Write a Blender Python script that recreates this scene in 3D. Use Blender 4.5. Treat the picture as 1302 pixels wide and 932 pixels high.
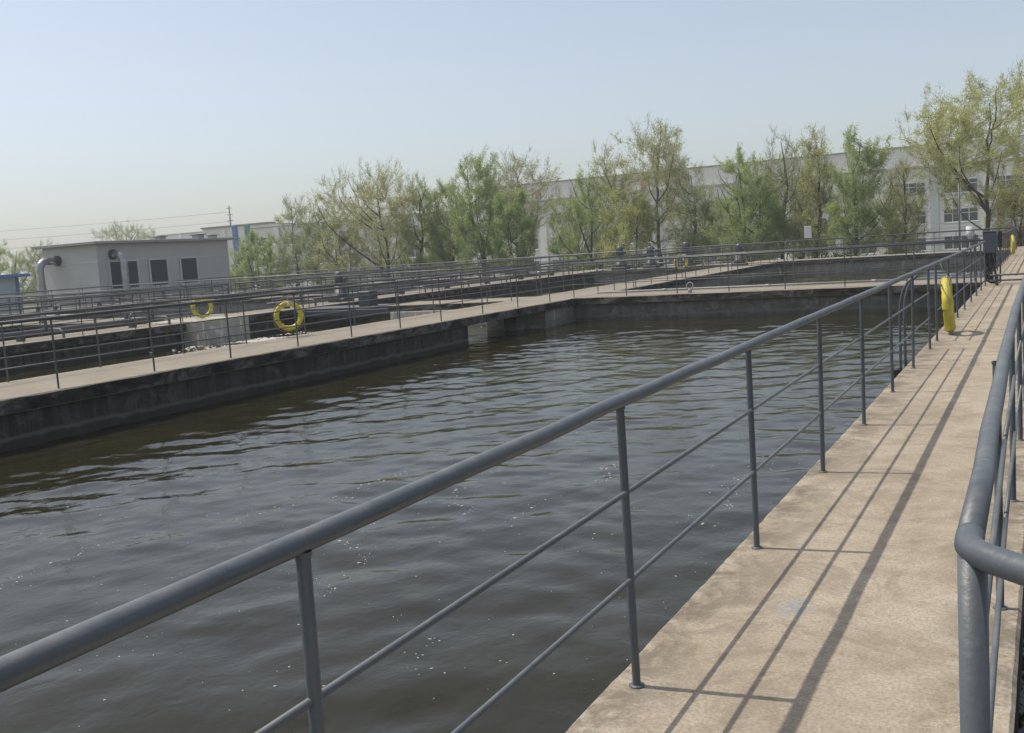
import bpy, math, random
import numpy as np
from mathutils import Vector, Matrix
R = math.radians
for o in list(bpy.data.objects): bpy.data.objects.remove(o)
sc = bpy.context.scene
col = sc.collection

# ------------------------------------------------------------------ camera
cam = bpy.data.cameras.new('camera'); cam_o = bpy.data.objects.new('camera', cam); col.objects.link(cam_o)
r_ = Vector((0.887818, 0.455482, -0.06569)); u_ = Vector((0.006858, 0.129633, 0.991538)); f_ = Vector((-0.460144, 0.880756, -0.111967))
M4 = Matrix((( r_.x, u_.x, -f_.x, 1.3406), (r_.y, u_.y, -f_.y, 0.0), (r_.z, u_.z, -f_.z, 1.6063), (0, 0, 0, 1)))
cam_o.matrix_world = M4
cam.sensor_width = 36; cam.lens = 1317.3/1302*36; cam.clip_start = .05; cam.clip_end = 6000
sc.camera = cam_o

# ------------------------------------------------------------------ sky, sun, exposure
SUN_EL, SUN_AZ = 61.0, 6.0          # sun stands over -X, turned a little towards -Y
sdir = Vector((-math.cos(R(SUN_EL))*math.cos(R(SUN_AZ)), -math.cos(R(SUN_EL))*math.sin(R(SUN_AZ)), math.sin(R(SUN_EL))))
w = bpy.data.worlds.new('World'); sc.world = w; w.use_nodes = True
nt = w.node_tree; bg = nt.nodes['Background']
sky = nt.nodes.new('ShaderNodeTexSky'); sky.sky_type = 'NISHITA'; sky.sun_disc = False
sky.sun_elevation = R(SUN_EL); sky.sun_rotation = math.atan2(sdir.x, sdir.y)
sky.air_density = 1.0; sky.dust_density = 1.9; sky.ozone_density = 1.5; sky.altitude = 0
hs = nt.nodes.new('ShaderNodeHueSaturation'); hs.inputs['Saturation'].default_value = .64; hs.inputs['Value'].default_value = .93   # thin high haze greys the whole sky
nt.links.new(sky.outputs[0], hs.inputs['Color']); nt.links.new(hs.outputs[0], bg.inputs[0]); bg.inputs[1].default_value = 0.15
sl = bpy.data.lights.new('sun', 'SUN'); sl.energy = 3.3; sl.angle = R(0.6); sl.color = (1.0, .93, .82)
so = bpy.data.objects.new('sun', sl); col.objects.link(so); so.location = (0, 0, 40)
so.rotation_euler = (-sdir).to_track_quat('-Z', 'Y').to_euler()
vs = sc.view_settings; vs.view_transform = 'Standard'; vs.look = 'None'; vs.exposure = 0.1; vs.gamma = 1; vs.use_curve_mapping = False
sc.cycles.use_denoising = True
sc.cycles.max_bounces = 8; sc.cycles.volume_bounces = 2; sc.cycles.transparent_max_bounces = 16

# ------------------------------------------------------------------ helpers
def tag(o, label=None, cat=None, group=None, kind=None):
    if label: o['label'] = label
    if cat: o['category'] = cat
    if group: o['group'] = group
    if kind: o['kind'] = kind
    return o
def empty(name, loc=(0, 0, 0), rz=0):
    o = bpy.data.objects.new(name, None); col.objects.link(o); o.location = loc; o.rotation_euler.z = rz
    o.empty_display_size = .2
    return o
def inst(name, me, parent=None, loc=(0, 0, 0), rot=(0, 0, 0), scale=None):
    o = bpy.data.objects.new(name, me); col.objects.link(o); o.parent = parent; o.location = loc; o.rotation_euler = rot
    if scale: o.scale = scale
    return o
class MB:
    def __init__(s): s.v = []; s.f = []; s.sm = []; s.mi = []
    def add(s, vs, fs, smooth=False, mi=0):
        b = len(s.v); s.v += [tuple(x) for x in vs]
        for f in fs: s.f.append(tuple(b+i for i in f)); s.sm.append(smooth); s.mi.append(mi)
        return s
    def box(s, a, b, mi=0):
        x0, y0, z0 = a; x1, y1, z1 = b
        return s.add([(x0,y0,z0),(x1,y0,z0),(x1,y1,z0),(x0,y1,z0),(x0,y0,z1),(x1,y0,z1),(x1,y1,z1),(x0,y1,z1)],
              [(0,3,2,1),(4,5,6,7),(0,1,5,4),(1,2,6,5),(2,3,7,6),(3,0,4,7)], mi=mi)
    def bbox(s, a, b, c=.01, mi=0):   # box with bevelled edges
        x0, y0, z0 = a; x1, y1, z1 = b
        def ring(x0, x1, y0, y1, z):
            return [(x0+c,y0,z),(x1-c,y0,z),(x1,y0+c,z),(x1,y1-c,z),(x1-c,y1,z),(x0+c,y1,z),(x0,y1-c,z),(x0,y0+c,z)]
        vs = ring(x0+c,x1-c,y0+c,y1-c,z0)+ring(x0,x1,y0,y1,z0+c)+ring(x0,x1,y0,y1,z1-c)+ring(x0+c,x1-c,y0+c,y1-c,z1)
        fs = [tuple(range(7,-1,-1)), tuple(range(24,32))]
        for k in range(3):
            for i in range(8): fs.append((k*8+i, k*8+(i+1)%8, (k+1)*8+(i+1)%8, (k+1)*8+i))
        return s.add(vs, fs, mi=mi)
    def tube(s, pts, rad, n=8, caps=True, mi=0, smooth=True):
        pts = [Vector(p) for p in pts]; m = len(pts)
        rad = [rad]*m if not hasattr(rad, '__len__') else rad
        ref = None; vs = []
        for i, p in enumerate(pts):
            d = (pts[min(i+1, m-1)]-pts[max(i-1, 0)]).normalized()
            if ref is None:
                ref = Vector((0,0,1)) if abs(d.z) < .9 else Vector((1,0,0))
            a = (ref - d*ref.dot(d)).normalized(); ref = a; b = d.cross(a)
            for k in range(n):
                t = 2*math.pi*k/n; vs.append(p + (a*math.cos(t)+b*math.sin(t))*rad[i])
        fs = []
        for i in range(m-1):
            for k in range(n): fs.append((i*n+k, i*n+(k+1)%n, (i+1)*n+(k+1)%n, (i+1)*n+k))
        s.add(vs, fs, smooth, mi)
        if caps:
            b = len(s.v)-len(vs)
            s.f += [tuple(b+k for k in range(n-1, -1, -1)), tuple(b+(m-1)*n+k for k in range(n))]; s.sm += [False]*2; s.mi += [mi]*2
        return s
    def mesh(s, name, mats):
        me = bpy.data.meshes.new(name); me.from_pydata(s.v, [], s.f)
        me.polygons.foreach_set('use_smooth', s.sm); me.polygons.foreach_set('material_index', s.mi)
        for m in (mats if isinstance(mats, (list, tuple)) else [mats]): me.materials.append(m)
        me.update(); return me
    def build(s, name, mats, parent=None, loc=(0,0,0), rot=(0,0,0)):
        return inst(name, s.mesh(name, mats), parent, loc, rot)
def arc(c, r, a0, a1, n, ax1, ax2):
    ax1 = Vector(ax1); ax2 = Vector(ax2); c = Vector(c)
    return [c+ax1*r*math.cos(a0+(a1-a0)*i/n)+ax2*r*math.sin(a0+(a1-a0)*i/n) for i in range(n+1)]

# ------------------------------------------------------------------ materials
class N:
    def __init__(s, name):
        s.m = bpy.data.materials.new(name); s.m.use_nodes = True; s.t = s.m.node_tree
        s.b = s.t.nodes['Principled BSDF']; s.out = s.t.nodes['Material Output']
        s.geo = s.t.nodes.new('ShaderNodeNewGeometry'); s.pos = s.geo.outputs['Position']
    def n(s, t): return s.t.nodes.new(t)
    def l(s, a, b): s.t.links.new(a, b)
    def map(s, scale=(1,1,1), rot=(0,0,0), src=None):
        m = s.n('ShaderNodeMapping'); s.l(src or s.pos, m.inputs[0]); m.inputs['Scale'].default_value = scale; m.inputs['Rotation'].default_value = rot
        return m.outputs[0]
    def noise(s, scale, detail=4, rough=.55, vec=None, dist=0):
        t = s.n('ShaderNodeTexNoise'); s.l(vec or s.pos, t.inputs['Vector'])
        t.inputs['Scale'].default_value = scale; t.inputs['Detail'].default_value = detail; t.inputs['Roughness'].default_value = rough; t.inputs['Distortion'].default_value = dist
        return t.outputs['Fac']
    def ramp(s, src, *st):
        c = s.n('ShaderNodeValToRGB'); s.l(src, c.inputs[0]); e = c.color_ramp.elements
        while len(e) < len(st): e.new(.5)
        for k, (p, v) in zip(e, st):
            k.position = p; k.color = (*v, 1) if hasattr(v, '__len__') else (v, v, v, 1)
        return c.outputs[0]
    def mix(s, fac, a, b, mode='MIX'):
        m = s.n('ShaderNodeMix'); m.data_type = 'RGBA'; m.blend_type = mode
        for x, i in ((fac, 0), (a, 6), (b, 7)):
            if isinstance(x, bpy.types.NodeSocket): s.l(x, m.inputs[i])
            else: m.inputs[i].default_value = x if i == 0 else (*x, 1)
        return m.outputs[2]
    def bump(s, h, strength=.3, dist=.01, prev=None):
        b = s.n('ShaderNodeBump'); s.l(h, b.inputs['Height']); b.inputs['Strength'].default_value = strength; b.inputs['Distance'].default_value = dist
        if prev: s.l(prev, b.inputs['Normal'])
        return b.outputs[0]
    def fin(s, colr, rough=.7, nor=None, metal=0, spec=None):
        if isinstance(colr, bpy.types.NodeSocket): s.l(colr, s.b.inputs['Base Color'])
        else: s.b.inputs['Base Color'].default_value = (*colr, 1)
        if isinstance(rough, bpy.types.NodeSocket): s.l(rough, s.b.inputs['Roughness'])
        else: s.b.inputs['Roughness'].default_value = rough
        s.b.inputs['Metallic'].default_value = metal
        if spec is not None: s.b.inputs['Specular IOR Level'].default_value = spec
        if nor: s.l(nor, s.b.inputs['Normal'])
        return s.m
def simple(name, c, rough=.6, var=.18, scale=3.0, metal=0, bump=0, bs=40):
    k = N(name); f = k.noise(scale, 5, .6)
    lo = tuple(x*(1-var) for x in c); hi = tuple(min(1, x*(1+var)) for x in c)
    cc = k.ramp(f, (.3, lo), (.7, hi))
    return k.fin(cc, rough, k.bump(k.noise(bs, 3), bump, .004) if bump else None, metal)

def deck_mat(name='deck_concrete', far=False):
    k = N(name)
    big = k.noise(.6, 5, .6); mid = k.noise(4.5, 8, .72, dist=.5); fine = k.noise(70, 4, .7); spk = k.noise(210, 2, .5); blot = k.noise(1.7, 9, .76, dist=1.0)
    c = k.ramp(big, (.36, (.355,.295,.218)), (.52, (.43,.363,.272)), (.66, (.475,.41,.318)))
    c = k.mix(k.ramp(mid, (.46, 0.0), (.62, .55)), c, (.27,.222,.165))
    c = k.mix(k.ramp(blot, (.51, 0), (.58, .55)), c, (.235,.195,.145))
    c = k.mix(k.ramp(blot, (.36, .5), (.45, 0)), c, (.50,.445,.36))
    c = k.mix(k.ramp(fine, (.42, .5), (.54, 0)), c, (.21,.175,.135))
    c = k.mix(k.ramp(k.noise(26, 6, .75), (.55, 0), (.62, .35)), c, (.20,.165,.125))
    c = k.mix(k.ramp(spk, (.60, 0), (.66, .5)), c, (.15,.13,.105))
    c = k.mix(k.ramp(k.noise(48, 3, .6), (.66, 0), (.70, .6)), c, (.56,.52,.45))
    # grime that has built up along the two edges of the near walkway
    sx = k.n('ShaderNodeSeparateXYZ'); k.l(k.pos, sx.inputs[0])
    e = k.n('ShaderNodeMath'); e.operation = 'ABSOLUTE'; s2 = k.n('ShaderNodeMath'); s2.operation = 'SUBTRACT'; k.l(sx.outputs[0], s2.inputs[0]); s2.inputs[1].default_value = .56; k.l(s2.outputs[0], e.inputs[0])
    edge = k.ramp(e.outputs[0], (.30, 0), (.58, 1), (.70, 1), (.75, 0))
    mm = k.mix(1.0, edge, k.ramp(k.noise(2.9, 9, .74, dist=.7), (.44, 0), (.56, .8)), 'MULTIPLY')
    c = k.mix(mm, c, (.155,.13,.098))
    rim = k.mix(1.0, k.ramp(e.outputs[0], (.60, 0), (.655, 1), (.70, 1), (.75, 0)), k.ramp(k.noise(14, 6, .7), (.50, 0), (.60, .45)), 'MULTIPLY')
    c = k.mix(rim, c, (.52,.48,.41))
    # smear of spilt rail paint
    d0 = k.n('ShaderNodeVectorMath'); d0.operation = 'DISTANCE'; k.l(k.map((1,.55,1)), d0.inputs[0]); d0.inputs[1].default_value = (.36,4.35*.55,0)
    sm = k.mix(1.0, k.ramp(d0.outputs['Value'], (.02, 1), (.10, 0)), k.ramp(k.noise(22, 4), (.40, 0), (.55, .7)), 'MULTIPLY')
    c = k.mix(sm, c, (.20,.25,.29))
    if far: c = k.mix(.55, c, (.225,.21,.178))
    # darker mottled tone on the upright sides of the slab
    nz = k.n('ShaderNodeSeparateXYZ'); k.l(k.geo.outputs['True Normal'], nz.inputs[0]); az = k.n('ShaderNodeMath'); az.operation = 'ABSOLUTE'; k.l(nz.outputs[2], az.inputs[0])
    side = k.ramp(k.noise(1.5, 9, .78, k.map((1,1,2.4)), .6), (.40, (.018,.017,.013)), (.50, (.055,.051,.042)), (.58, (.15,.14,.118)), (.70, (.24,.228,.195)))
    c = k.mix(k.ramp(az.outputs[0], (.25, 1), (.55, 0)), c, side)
    nb = k.bump(fine, .5, .004); nb = k.bump(mid, .4, .006, nb)
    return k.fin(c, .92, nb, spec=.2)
def wall_mat(name='wall_concrete', g=.40, algae=1.0):
    k = N(name)
    streak = k.noise(1.0, 7, .72, k.map((3.2, 3.2, .35))); big = k.noise(.8, 5, .6); fine = k.noise(30, 4, .65); patch = k.noise(2.4, 8, .7, dist=.7)
    c = k.ramp(big, (.3, (.15*g,.14*g,.115*g)), (.7, (.225*g,.21*g,.175*g)))
    c = k.mix(k.ramp(streak, (.44, 0), (.56, .85*algae)), c, (.075*g,.072*g,.06*g))
    c = k.mix(k.ramp(patch, (.53, 0), (.60, .75)), c, (.30*g,.285*g,.245*g))
    c = k.mix(k.ramp(fine, (.3, .4), (.55, 0)), c, (.09,.085,.07))
    c = k.mix(k.ramp(k.noise(1.0, 5, .7, k.map((6, 6, .8))), (.60, 0), (.66, .55)), c, (.36*g,.35*g,.31*g))
    # tide marks: algae below the old water line, pale scum ring
    sx = k.n('ShaderNodeSeparateXYZ'); k.l(k.pos, sx.inputs[0])
    z = k.n('ShaderNodeMath'); z.operation = 'MULTIPLY_ADD'; k.l(k.noise(2.2, 5, .6), z.inputs[0]); z.inputs[1].default_value = .16; k.l(sx.outputs[2], z.inputs[2])
    c = k.mix(k.ramp(k.rng(z.outputs[0], -.8, -.2), (.0, .85*algae), (.35, .7*algae), (.6, .15*algae), (.9, 0)), c, (.045,.045,.033))
    c = k.mix(k.ramp(k.rng(z.outputs[0], -.62, -.38), (.3, 0), (.45, .5), (.55, .5), (.7, 0)), c, (.20,.195,.16))
    nb = k.bump(fine, .4, .008); nb = k.bump(patch, .35, .02, nb)
    return k.fin(c, .88, nb, spec=.3)
def _rng(s, v, a, b):
    m = s.n('ShaderNodeMapRange'); s.l(v, m.inputs[0]); m.inputs[1].default_value = a; m.inputs[2].default_value = b; return m.outputs[0]
N.rng = _rng
def paint_mat(name, c, rust=.35):
    k = N(name)
    big = k.noise(2.0, 4); fine = k.noise(90, 3, .6); chips = k.noise(38, 6, .7, dist=.5); lump = k.noise(24, 3, .5)
    cc = k.ramp(big, (.3, tuple(x*.86 for x in c)), (.7, tuple(x*1.14 for x in c)))
    cc = k.mix(k.ramp(fine, (.4, .25), (.65, 0)), cc, tuple(x*.7 for x in c))
    cc = k.mix(k.ramp(chips, (.65, 0), (.69, rust)), cc, (.11,.085,.065))
    cc = k.mix(k.ramp(k.noise(1.3, 6, .7), (.55, 0), (.75, .22)), cc, (.22,.22,.205))   # dust
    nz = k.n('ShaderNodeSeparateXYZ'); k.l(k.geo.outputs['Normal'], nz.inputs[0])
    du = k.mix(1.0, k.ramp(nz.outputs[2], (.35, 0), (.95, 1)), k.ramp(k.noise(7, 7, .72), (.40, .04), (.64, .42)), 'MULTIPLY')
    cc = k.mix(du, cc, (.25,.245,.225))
    nb = k.bump(lump, .42, .006); nb = k.bump(fine, .35, .002, nb)
    return k.fin(cc, k.ramp(big, (.3, .36), (.7, .52)), nb)
def water_mat():
    k = N('murky_water')
    turb = k.noise(.35, 5, .6, dist=.8); fine = k.noise(2.2, 6, .7)
    c = k.ramp(turb, (.3, (.019,.0172,.007)), (.7, (.029,.026,.012)))
    c = k.mix(k.ramp(fine, (.5, 0), (.8, .35)), c, (.042,.037,.019))
    n1 = k.noise(5.5, 3, .5, k.map((1.0, .75, 1), (0,0,R(28))), .3)
    n2 = k.noise(19.0, 3, .55, None, .2)
    nb = k.bump(n1, .58, .011); nb = k.bump(n2, .5, .003, nb)
    m = k.fin(c, .025, nb, spec=.37); k.b.inputs['Specular Tint'].default_value = (1,.98,.92,1); k.b.inputs['IOR'].default_value = 1.333
    return m
def ground_mat():
    k = N('soil_and_grass')
    g = k.noise(.05, 6, .6); f = k.noise(.8, 6, .7)
    c = k.ramp(g, (.35, (.19,.165,.12)), (.55, (.10,.11,.045)), (.7, (.16,.15,.10)))
    c = k.mix(k.ramp(f, (.4, .5), (.6, 0)), c, (.09,.085,.05))
    return k.fin(c, .95, k.bump(f, .5, .1))
def leaf_mat(name, c1, c2):
    k = N(name)
    oi = k.n('ShaderNodeObjectInfo'); f = k.noise(1.1, 4, .6); f2 = k.noise(9, 2)
    cc = k.ramp(f, (.32, c1), (.68, c2)); cc = k.mix(k.ramp(f2, (.4, 0), (.7, .5)), cc, tuple(x*1.25 for x in c2))
    k.fin(cc, .6, spec=.25)
    tr = k.n('ShaderNodeBsdfTranslucent'); k.l(cc, tr.inputs[0]); mx = k.n('ShaderNodeMixShader'); mx.inputs[0].default_value = .6
    k.l(k.b.outputs[0], mx.inputs[1]); k.l(tr.outputs[0], mx.inputs[2]); k.l(mx.outputs[0], k.out.inputs[0])
    return k.m
DECK = deck_mat(); DECKF = deck_mat('old_grey_deck_concrete', True); WALL = wall_mat(); WALLM = wall_mat('olive_stained_concrete', .85, .55); WALLV = wall_mat('lit_face_concrete', 2.5, .12); WALLP = wall_mat('pale_wall_concrete', 1.5, .3); PAINT = paint_mat('blue_grey_rail_paint', (.086,.101,.114)); PAINTL = paint_mat('weathered_rail_paint', (.088,.092,.094), .5)  # WALLV: wall concrete made paler, the light on its faces put into the colour
WATER = water_mat(); GROUND = ground_mat()
YEL = simple('yellow_vinyl', (.55,.47,.045), .55, .25, 9, bump=.3, bs=25); PALE = simple('reflective_tape', (.72,.70,.60), .35, .08, 8)
ROPE = simple('rope_fibre', (.34,.31,.22), .9, .2, 30); BLACK = simple('black_rubber', (.022,.022,.024), .6, .3, 8)
CAB = paint_mat('cabinet_paint', (.085,.10,.115), .3); DARK = simple('dark_steel', (.05,.055,.06), .5, .25, 5)
PVC = simple('pale_pvc', (.30,.30,.285), .5, .2, 2); STEEL = simple('galvanised_duct', (.36,.36,.355), .36, .2, 3, metal=.85)
HOUSE = simple('grey_render', (.53,.51,.485), .85, .06, .7, bump=.2); HOUSE_TRIM = simple('pale_trim', (.60,.60,.59), .7, .06, 1); HOUSE_BASE = simple('plinth_render', (.42,.40,.375), .9, .14, 1.2)
LOUV = simple('louvre_slats', (.055,.075,.095), .5, .15, 1); ROOF = simple('roof_slab', (.36,.35,.34), .85, .12, 1)
WHITE = simple('white_factory_render', (.80,.77,.70), .85, .07, .12); WBAND = simple('factory_pale_blue_band', (.47,.49,.50), .8, .06, .2); WFR = simple('white_window_frame', (.66,.66,.64), .5, .05, 1)
GLASS = N('window_glass').fin((.035,.045,.045), .12); CREAM = simple('cream_render', (.70,.675,.62), .85, .07, .1)
RED = simple('red_sign_letters', (.36,.075,.04), .5, .15, 1); BLUE = simple('blue_panel', (.06,.15,.36), .45, .1, 1); GREEN = simple('green_panel', (.07,.22,.16), .5, .1, 1); PANEL = simple('pale_blue_sheet', (.36,.44,.54), .45, .08, 1)
TILE = simple('red_brown_coping', (.24,.17,.145), .8, .15, 1); BARK = simple('bark', (.075,.064,.050), .95, .3, 5, bump=.3, bs=12); TWIG = simple('young_twig_bark', (.24,.22,.14), .9, .2, 5); BARKP = simple('grey_bark', (.15,.135,.11), .95, .25, 5)
FOAM = simple('froth', (.46,.45,.41), .7, .3, 12); SCUM = simple('sludge_froth', (.48,.465,.42), .7, .3, 9)
HEDGE = leaf_mat('hedge_leaf', (.03,.05,.015), (.075,.10,.03))
LEAF = {'green': leaf_mat('leaf_fresh_green', (.31,.40,.13), (.43,.51,.21)), 'olive': leaf_mat('leaf_olive', (.44,.45,.20), (.55,.55,.29)),
        'yellow': leaf_mat('leaf_yellow_green', (.46,.48,.17), (.58,.58,.27)), 'grey': leaf_mat('leaf_grey_green', (.36,.41,.20), (.46,.51,.29)), 'rust': leaf_mat('leaf_bronze', (.27,.17,.05), (.36,.24,.09))}

# ------------------------------------------------------------------ setting: ground, water
GZ = -2.6
gm = MB(); gm.add([(-1500,-1500,GZ),(1500,-1500,GZ),(1500,1500,GZ),(-1500,1500,GZ)], [(0,1,2,3)])
tag(gm.build('ground', GROUND), 'bare soil and rough grass around the tanks', 'ground', kind='structure')
WZ = -.74
def waves(X, Y, seed, n=60, lo=.22, hi=1.6, slope=.022, az=118, spread=55):
    rg = np.random.default_rng(seed); Z = np.zeros_like(X)
    for _ in range(n):
        lam = lo*(hi/lo)**rg.random(); a = R(az + rg.normal()*spread); kx, ky = math.cos(a)*2*math.pi/lam, math.sin(a)*2*math.pi/lam
        amp = slope*lam/(2*math.pi)*rg.uniform(.5, 1.3)*math.sqrt(12/n)*1.5
        mod = .55+.45*np.sin(X*rg.uniform(.2,.5)+rg.uniform(0,6))*np.sin(Y*rg.uniform(.2,.5)+rg.uniform(0,6))
        Z += amp*mod*np.sin(kx*X+ky*Y+rg.uniform(0, 6.28))
    return Z
def water(x0, x1, y0, y1, cell, seed, slope, label):
    nx = max(2, int((x1-x0)/cell)); ny = max(2, int((y1-y0)/cell))
    X, Y = np.meshgrid(np.linspace(x0, x1, nx+1), np.linspace(y0, y1, ny+1))
    Z = WZ+waves(X, Y, seed, slope=slope, lo=max(.22, cell*4), hi=max(1.6, cell*14))
    v = np.stack([X, Y, Z], -1).reshape(-1, 3); i = np.arange((nx+1)*(ny+1)).reshape(ny+1, nx+1)
    f = np.stack([i[:-1,:-1], i[:-1,1:], i[1:,1:], i[1:,:-1]], -1).reshape(-1, 4)
    me = bpy.data.meshes.new('water'); me.from_pydata(v.tolist(), [], f.tolist()); me.polygons.foreach_set('use_smooth', [True]*len(f)); me.materials.append(WATER)
    tag(inst('water', me), label, 'water', kind='structure')
water(-13.0, -.0, -6, 29.6,   .055, 1, .023, 'dark rippled water filling the large foreground basin')
water(-12.3, .0, 29.61, 57.6, .3, 2, .03, 'water in the basin beyond the cross walkway')
water(-23.2, -13.01, 2, 29.9, .25, 3, .03, 'water in the basin behind the far left walkway')
water(-23.2, -13.01, 29.91, 57.6, .35, 4, .03, 'water in the basin behind the overflow opening')
water(-46, -23.21, 5, 57.6, .5, 5, .03, 'water in the far left basins near the blower house')
water(.8, 9.3, 1.2, 57.6, .4, 6, .03, 'dark water below the right hand railing')

# ------------------------------------------------------------------ walkways and basin walls
def deck(axis, a0, a1, b0, b1, label, th=.22, jit=.01, step=.35, bev=.018, seed=0, zt=0.0):
    """slab along an axis with slightly worn, wavering edges; a = long direction, b = across"""
    rg = random.Random(seed); n = max(2, int((a1-a0)/step)); m = MB(); V = []
    j0 = j1 = 0
    for i in range(n+1):
        a = a0+(a1-a0)*i/n
        chip = rg.random() < .05; j0 = .6*j0+rg.gauss(0, jit*.3)+(jit*2.2 if chip else 0); j1 = .6*j1-abs(rg.gauss(0, jit*.3))
        bv = .12 if seed == 1 else .5; c0, c1 = bev*rg.uniform(1-bv, 1+bv), bev*rg.uniform(1-bv, 1+bv)
        prof = [(b0+.02, zt-th), (b0+j0*.5, zt-th+.015), (b0+j0, zt-c0), (b0+j0+c0, zt), (b1+j1-c1, zt), (b1+j1, zt-c1), (b1+j1*.5, zt-th+.015), (b1-.02, zt-th)]
        for (b, z) in prof: V.append((a, b, z) if axis == 'x' else (b, a, z))
    F = []
    for i in range(n):
        for k in range(8):
            q = (i*8+k, i*8+(k+1)%8, (i+1)*8+(k+1)%8, (i+1)*8+k)
            F.append(q if axis == 'x' else q[::-1])
    e0, e1 = tuple(range(8)), tuple(n*8+k for k in range(8))
    F += [e0[::-1], e1] if axis == 'x' else [e0, e1[::-1]]
    m.add(V, F)
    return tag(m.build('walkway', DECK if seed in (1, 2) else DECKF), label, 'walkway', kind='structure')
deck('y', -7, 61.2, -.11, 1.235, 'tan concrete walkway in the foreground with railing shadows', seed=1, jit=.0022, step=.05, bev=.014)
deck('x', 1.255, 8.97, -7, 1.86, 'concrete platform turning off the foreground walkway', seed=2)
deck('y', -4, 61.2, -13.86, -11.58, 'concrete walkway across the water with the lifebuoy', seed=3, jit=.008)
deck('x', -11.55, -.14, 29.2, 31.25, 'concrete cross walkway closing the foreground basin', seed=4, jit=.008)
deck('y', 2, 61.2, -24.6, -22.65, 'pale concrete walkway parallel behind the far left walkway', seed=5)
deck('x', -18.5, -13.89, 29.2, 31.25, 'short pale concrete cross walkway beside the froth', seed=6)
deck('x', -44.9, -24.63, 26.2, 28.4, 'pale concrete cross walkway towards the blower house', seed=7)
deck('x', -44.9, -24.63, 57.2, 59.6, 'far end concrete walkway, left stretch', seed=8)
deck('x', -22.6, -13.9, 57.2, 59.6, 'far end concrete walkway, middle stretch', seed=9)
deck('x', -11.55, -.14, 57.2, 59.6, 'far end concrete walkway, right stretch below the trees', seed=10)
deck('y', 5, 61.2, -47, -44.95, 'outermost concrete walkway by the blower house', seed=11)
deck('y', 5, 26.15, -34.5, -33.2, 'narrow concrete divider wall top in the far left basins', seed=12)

deck('y', -7, 61.2, 9.0, 10.6, 'outer concrete walkway on the far right', seed=14)
deck('x', 1.26, 8.97, 57.2, 59.6, 'far end concrete walkway right of the foreground walkway', seed=15)

def wall(x0, x1, y0, y1, label, zb=-2.9, zt=-.221, ribs=None, mat=None):
    m = MB(); m.bbox((x0, y0, zb), (x1, y1, zt), .012)
    o = m.build('basin_wall', mat or WALL); tag(o, label, 'wall')
    if ribs:
        x, ya, yb, step = ribs; rm = MB().bbox((0, -.1, -.62), (.06, .1, -.06), .01).mesh('rib', WALL); y = ya
        while y < yb: inst('rib', rm, o, (x, y, 0)); y += step
    return o
wall(-13.70, -11.70, -4, 22.7, 'dark stained basin wall under the lifebuoy walkway')
wall(-12.12, -11.72, 25.45, 25.95, 'square concrete pier standing in the opening under the walkway')
wall(-13.70, -11.70, 27.3, 57.3, 'concrete wall under the walkway beyond the corner post', mat=WALLP)
wall(-11.69, -.04, 29.34, 31.1, 'stained basin wall under the cross walkway', mat=WALLM)
wall(-.03, 1.12, -7, 61, 'basin wall below the foreground walkway')
wall(-24.45, -22.80, 2, 29.0, 'ribbed grey basin wall left of the concrete block', ribs=(-22.815, 6, 25, .62))
wall(-24.45, -22.80, 29.05, 61, 'basin wall under the second walkway beyond the froth')
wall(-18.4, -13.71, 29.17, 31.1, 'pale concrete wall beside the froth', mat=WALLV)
wall(-44.96, -24.46, 26.35, 28.2, 'basin wall under the cross walkway to the blower house')
wall(-47.0, -44.97, 5, 61, 'outer tank wall next to the blower house')
wall(-44.96, -24.46, 57.35, 59.5, 'far end tank wall on the left', mat=WALLP)
wall(-22.79, -13.71, 57.35, 59.5, 'far end tank wall in the middle', mat=WALLP)
wall(-11.69, -.04, 57.35, 59.5, 'far end tank wall seen over the cross walkway', mat=WALLP)
wall(-34.4, -33.3, 5, 26.3, 'divider wall inside the far left basins')
wall(9.12, 10.5, -7, 61, 'outer tank wall on the far right')
wall(1.13, 9.1, 57.35, 59.5, 'far end tank wall right of the foreground walkway', mat=WALLP)
wall(1.13, 9.1, -7, 1.72, 'tank wall under the platform beside the foreground walkway')
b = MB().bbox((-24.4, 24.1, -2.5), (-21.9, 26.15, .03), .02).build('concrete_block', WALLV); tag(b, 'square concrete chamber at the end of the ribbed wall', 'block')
# overflow bridge between block and short walkway
ob = empty('overflow_bridge', (-20.55, 30.0, 0)); tag(ob, 'dark steel overflow bridge over the froth', 'bridge')
for k in range(5): MB().bbox((-2.05, -.6+k*.3, -.10), (2.0, -.36+k*.3, -.02), .006).build('plank', DARK, ob)
for y in (-.62, .84): MB().bbox((-2.08, y-.06, -.30), (2.04, y+.06, -.105), .006).build('beam', DARK, ob)
MB().bbox((.5, -.3, -.018), (1.0, .2, .5), .02).build('gate_box', DARK, ob)

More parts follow.
